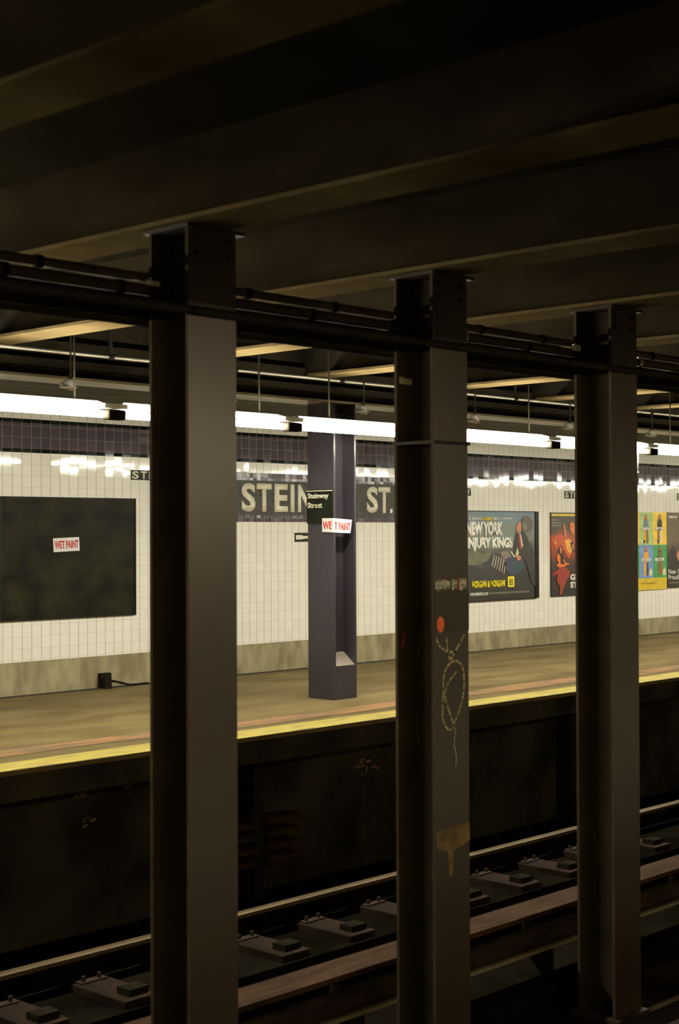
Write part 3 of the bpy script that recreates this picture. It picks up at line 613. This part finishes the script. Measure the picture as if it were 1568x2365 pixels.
# poster D: brown poster at the frame edge
tD = poster(19.535, 21.03, -.838, .283, 'brown poster with pale New York Proud lettering at the right edge of the picture',
            grad_mat('brown_print', [(0, (50, 42, 28)), (.4, (66, 56, 38)), (.6, (108, 92, 70)), (1, (100, 84, 66))], -.838, .283, .15, (2, 2, 2)))
mb = MB(); shape(mb, [(19.78, -.36), (19.80, -.31), (19.86, -.29), (19.95, -.31), (19.98, -.38), (19.93, -.44), (19.84, -.44)], 0, 2)
shape(mb, [(19.60, -.30), (19.70, -.20), (19.80, -.34), (19.95, -.44), (20.1, -.56), (19.62, -.56)], 1, 1); mb.build('printed_picture', [M['ink_skin'], M['ink_suit']], tD)
text_mesh('lettering', 'THE NY', 19.566, 19.818, Z(.193), Z(.230), PY-.004, M['ink_white'], tD, .05)
text_mesh('lettering', 'New York', 19.55, 20.02, Z(-.635), Z(-.560), PY-.004, M['ink_white'], tD, .01)
text_mesh('lettering', 'Proud.', 19.55, 19.85, Z(-.715), Z(-.645), PY-.004, M['ink_white'], tD, .01)
mb = MB()
for i in range(24): shape(mb, [(19.565+.018*i, -.778), (19.576+.018*i, -.778), (19.576+.018*i, -.75), (19.565+.018*i, -.75)], 0, 2)
mb.build('fine_print', M['ink_grey'], tD)

# junction box at the foot of the wall with its cable
t = empty('junction_box', (9.07, 11.62, 0), 'small dark junction box with a slack cable at the foot of the wall, bottom left', 'junction box')
MB().box(9.02, 9.10, 11.60, 11.72, 0, .10).build('box', M['dark'], t, bevel=.006)
MB().box(9.03, 9.16, 11.68, 11.735, .09, .145).build('cover', M['dark'], t, bevel=.006)
cm = MB(); pts = [(9.10, 11.65, .07), (9.16, 11.65, .065), (9.24, 11.65, .045), (9.32, 11.65, .022), (9.38, 11.65, .012), (9.6, 11.66, .012)]
for a, b in zip(pts, pts[1:]): cm.tube(a, b, .011, 8)
cm.build('wire', M['dark'], t, True)
t = empty('white_conduit', (13.735, LY, Z(.73)), 'short white vertical conduit dropping from the fixture right of the right column', 'conduit')
MB().tube((13.735, LY+.05, Z(.63)), (13.735, LY+.05, Z(.85)), .014, 12).build('pipe', M['white'], t, True)
MB().tube((13.735, LY+.05, Z(.618)), (13.735, LY+.05, Z(.632)), .02, 12).build('end_cap', M['white'], t, True)

# ================================================================= TRACKS
def rail_profile(y, top, sc=1.0):
    hw, ww, fw_, H = .036*sc, .009*sc, .07*sc, .15*sc
    H = .145*sc
    r = [(-fw_, -H), (fw_, -H), (fw_, -H+.012), (ww, -H+.03), (ww, -.045), (hw, -.034), (hw, -.008), (hw-.01, 0), (-hw+.01, 0), (-hw, -.008), (-hw, -.034), (-ww, -.045), (-ww, -H+.03), (-fw_, -H+.012)]
    return [(y+a, top+b) for a, b in r]
RT = Z(-2.62)
for y, lb in ((7.655, 'far running rail of the far track nearest the platform edge'), (6.22, 'running rail of the far track hidden behind the protection board'),
              (4.15, 'running rail of the near track closest to the brown columns'), (2.70, 'running rail of the near track closest to the viewer')):
    t = empty('running_rail', (8, y, RT-.15), lb, 'rail', 'running rails')
    rp = MB().profile(rail_profile(y, RT), X0, X1); rp.mi = [0 if i in (4, 5, 6, 7, 8, 9, 10) else 1 for i in range(len(rp.mi))]
    rp.build('rail', [M['rail'], M['soot']], t)
tagit(MB().box(X0, X1, 4.75, 5.52, BED-.3, Z(-2.98)).build('trim_5', M['curb']), kind='structure')
for y, sg, lb in ((5.72, 1, 'third rail under its board between the far track and the brown columns'),):
    t = empty('third_rail', (8, y, Z(-2.75)), lb, 'third rail', 'power rails')
    MB().profile(rail_profile(y, Z(-2.535), .9), X0, X1).build('rail', M['rust'], t)
    MB().box(X0, X1, y-.085, y-.055, Z(-2.665), Z(-2.645)).build('foot_edge', M['foot'], t)
    b = MB().box(X0, X1, y-.12, y+.115, Z(-2.425), Z(-2.395)).build('cover_board', M['board'] if sg > 0 else M['board2'], t)
    for k in range(-2, 16): MB().box(.9*k+5.2, .9*k+5.26, y+.09, y+.11, Z(-2.70), Z(-2.425)).box(.9*k+5.17, .9*k+5.29, y-.07, y+.13, BED+.02, Z(-2.67)).build('bracket', M['dark'], t)
# half ties set in the bed
proto = None
tl = ['first', 'second', 'third', 'fourth', 'fifth', 'sixth', 'seventh', 'eighth', 'ninth', 'tenth', 'eleventh', 'twelfth']
for k in range(12):
    x = 4.45+.655*k
    lb = f'short timber tie block under the far rail, {tl[k]} from the left edge'
    if proto is None:
        t = empty('tie_block', (x, 7.45, BED), lb, 'railway tie', 'tie blocks under the far rail')
        MB().box(x-.13, x+.13, 7.06, 8.1, BED, Z(-2.775)).build('block', M['tie'], t, bevel=.008)
        p = MB().box(x-.1, x+.1, 7.52, 7.79, Z(-2.775), Z(-2.765)).build('tie_plate', M['rust'], t)
        for sx in (-.06, .06):
            for sy in (7.555, 7.755): MB().tube((x+sx, sy, Z(-2.77)), (x+sx, sy, Z(-2.735)), .014, 8).build('spike', M['rust'], p)
        MB().box(x-.05, x+.10, 7.12, 7.24, Z(-2.775), Z(-2.735)).build('clip', M['dark'], t)
        proto = t
    else:
        t = copy_tree(proto); t.location.x = x; t['label'] = lb
proto = None
for k in range(9):
    x = 5.6+.655*k; lb = f'short timber tie block under the near track rail, {tl[k]} from the left'
    if proto is None:
        t = empty('tie_block', (x, 4.3, BED), lb, 'railway tie', 'tie blocks under the near track')
        MB().box(x-.13, x+.13, 3.78, 4.5, BED, Z(-2.775)).build('block', M['tie'], t, bevel=.008)
        MB().box(x-.1, x+.1, 4.02, 4.29, Z(-2.775), Z(-2.765)).build('tie_plate', M['rust'], t)
        proto = t
    else:
        t = copy_tree(proto); t.location.x = x; t['label'] = lb
# posts and timber ledges below the far platform
for k, x in enumerate((8.04, 12.3, 3.8)):
    t = empty('support_post', (x, 8.5, BED), 'black iron post holding up the platform lip '+('between the left and middle columns', 'right of the middle column', 'at the left edge')[k], 'post', 'posts under the platform')
    MB().box(x-.05, x+.05, 8.44, 8.6, BED, -.2).build('post', M['dark'], t)
for i in range(4):
    t = empty('timber_ledge', (8.1, 8.5, Z(-2.22-.1*i)), ['top', 'second from the top', 'third from the top', 'lowest'][i]+' of the four timber ledges in the dark recess below the platform', 'timber', 'timber ledges under the platform')
    MB().box(7.55, 7.985, 8.40, 8.60, Z(-2.26-.1*i), Z(-2.215-.1*i)).build('board', M['board'], t)
    MB().box(8.095, 8.48, 8.40, 8.60, Z(-2.26-.1*i), Z(-2.215-.1*i)).build('board', M['board'], t)
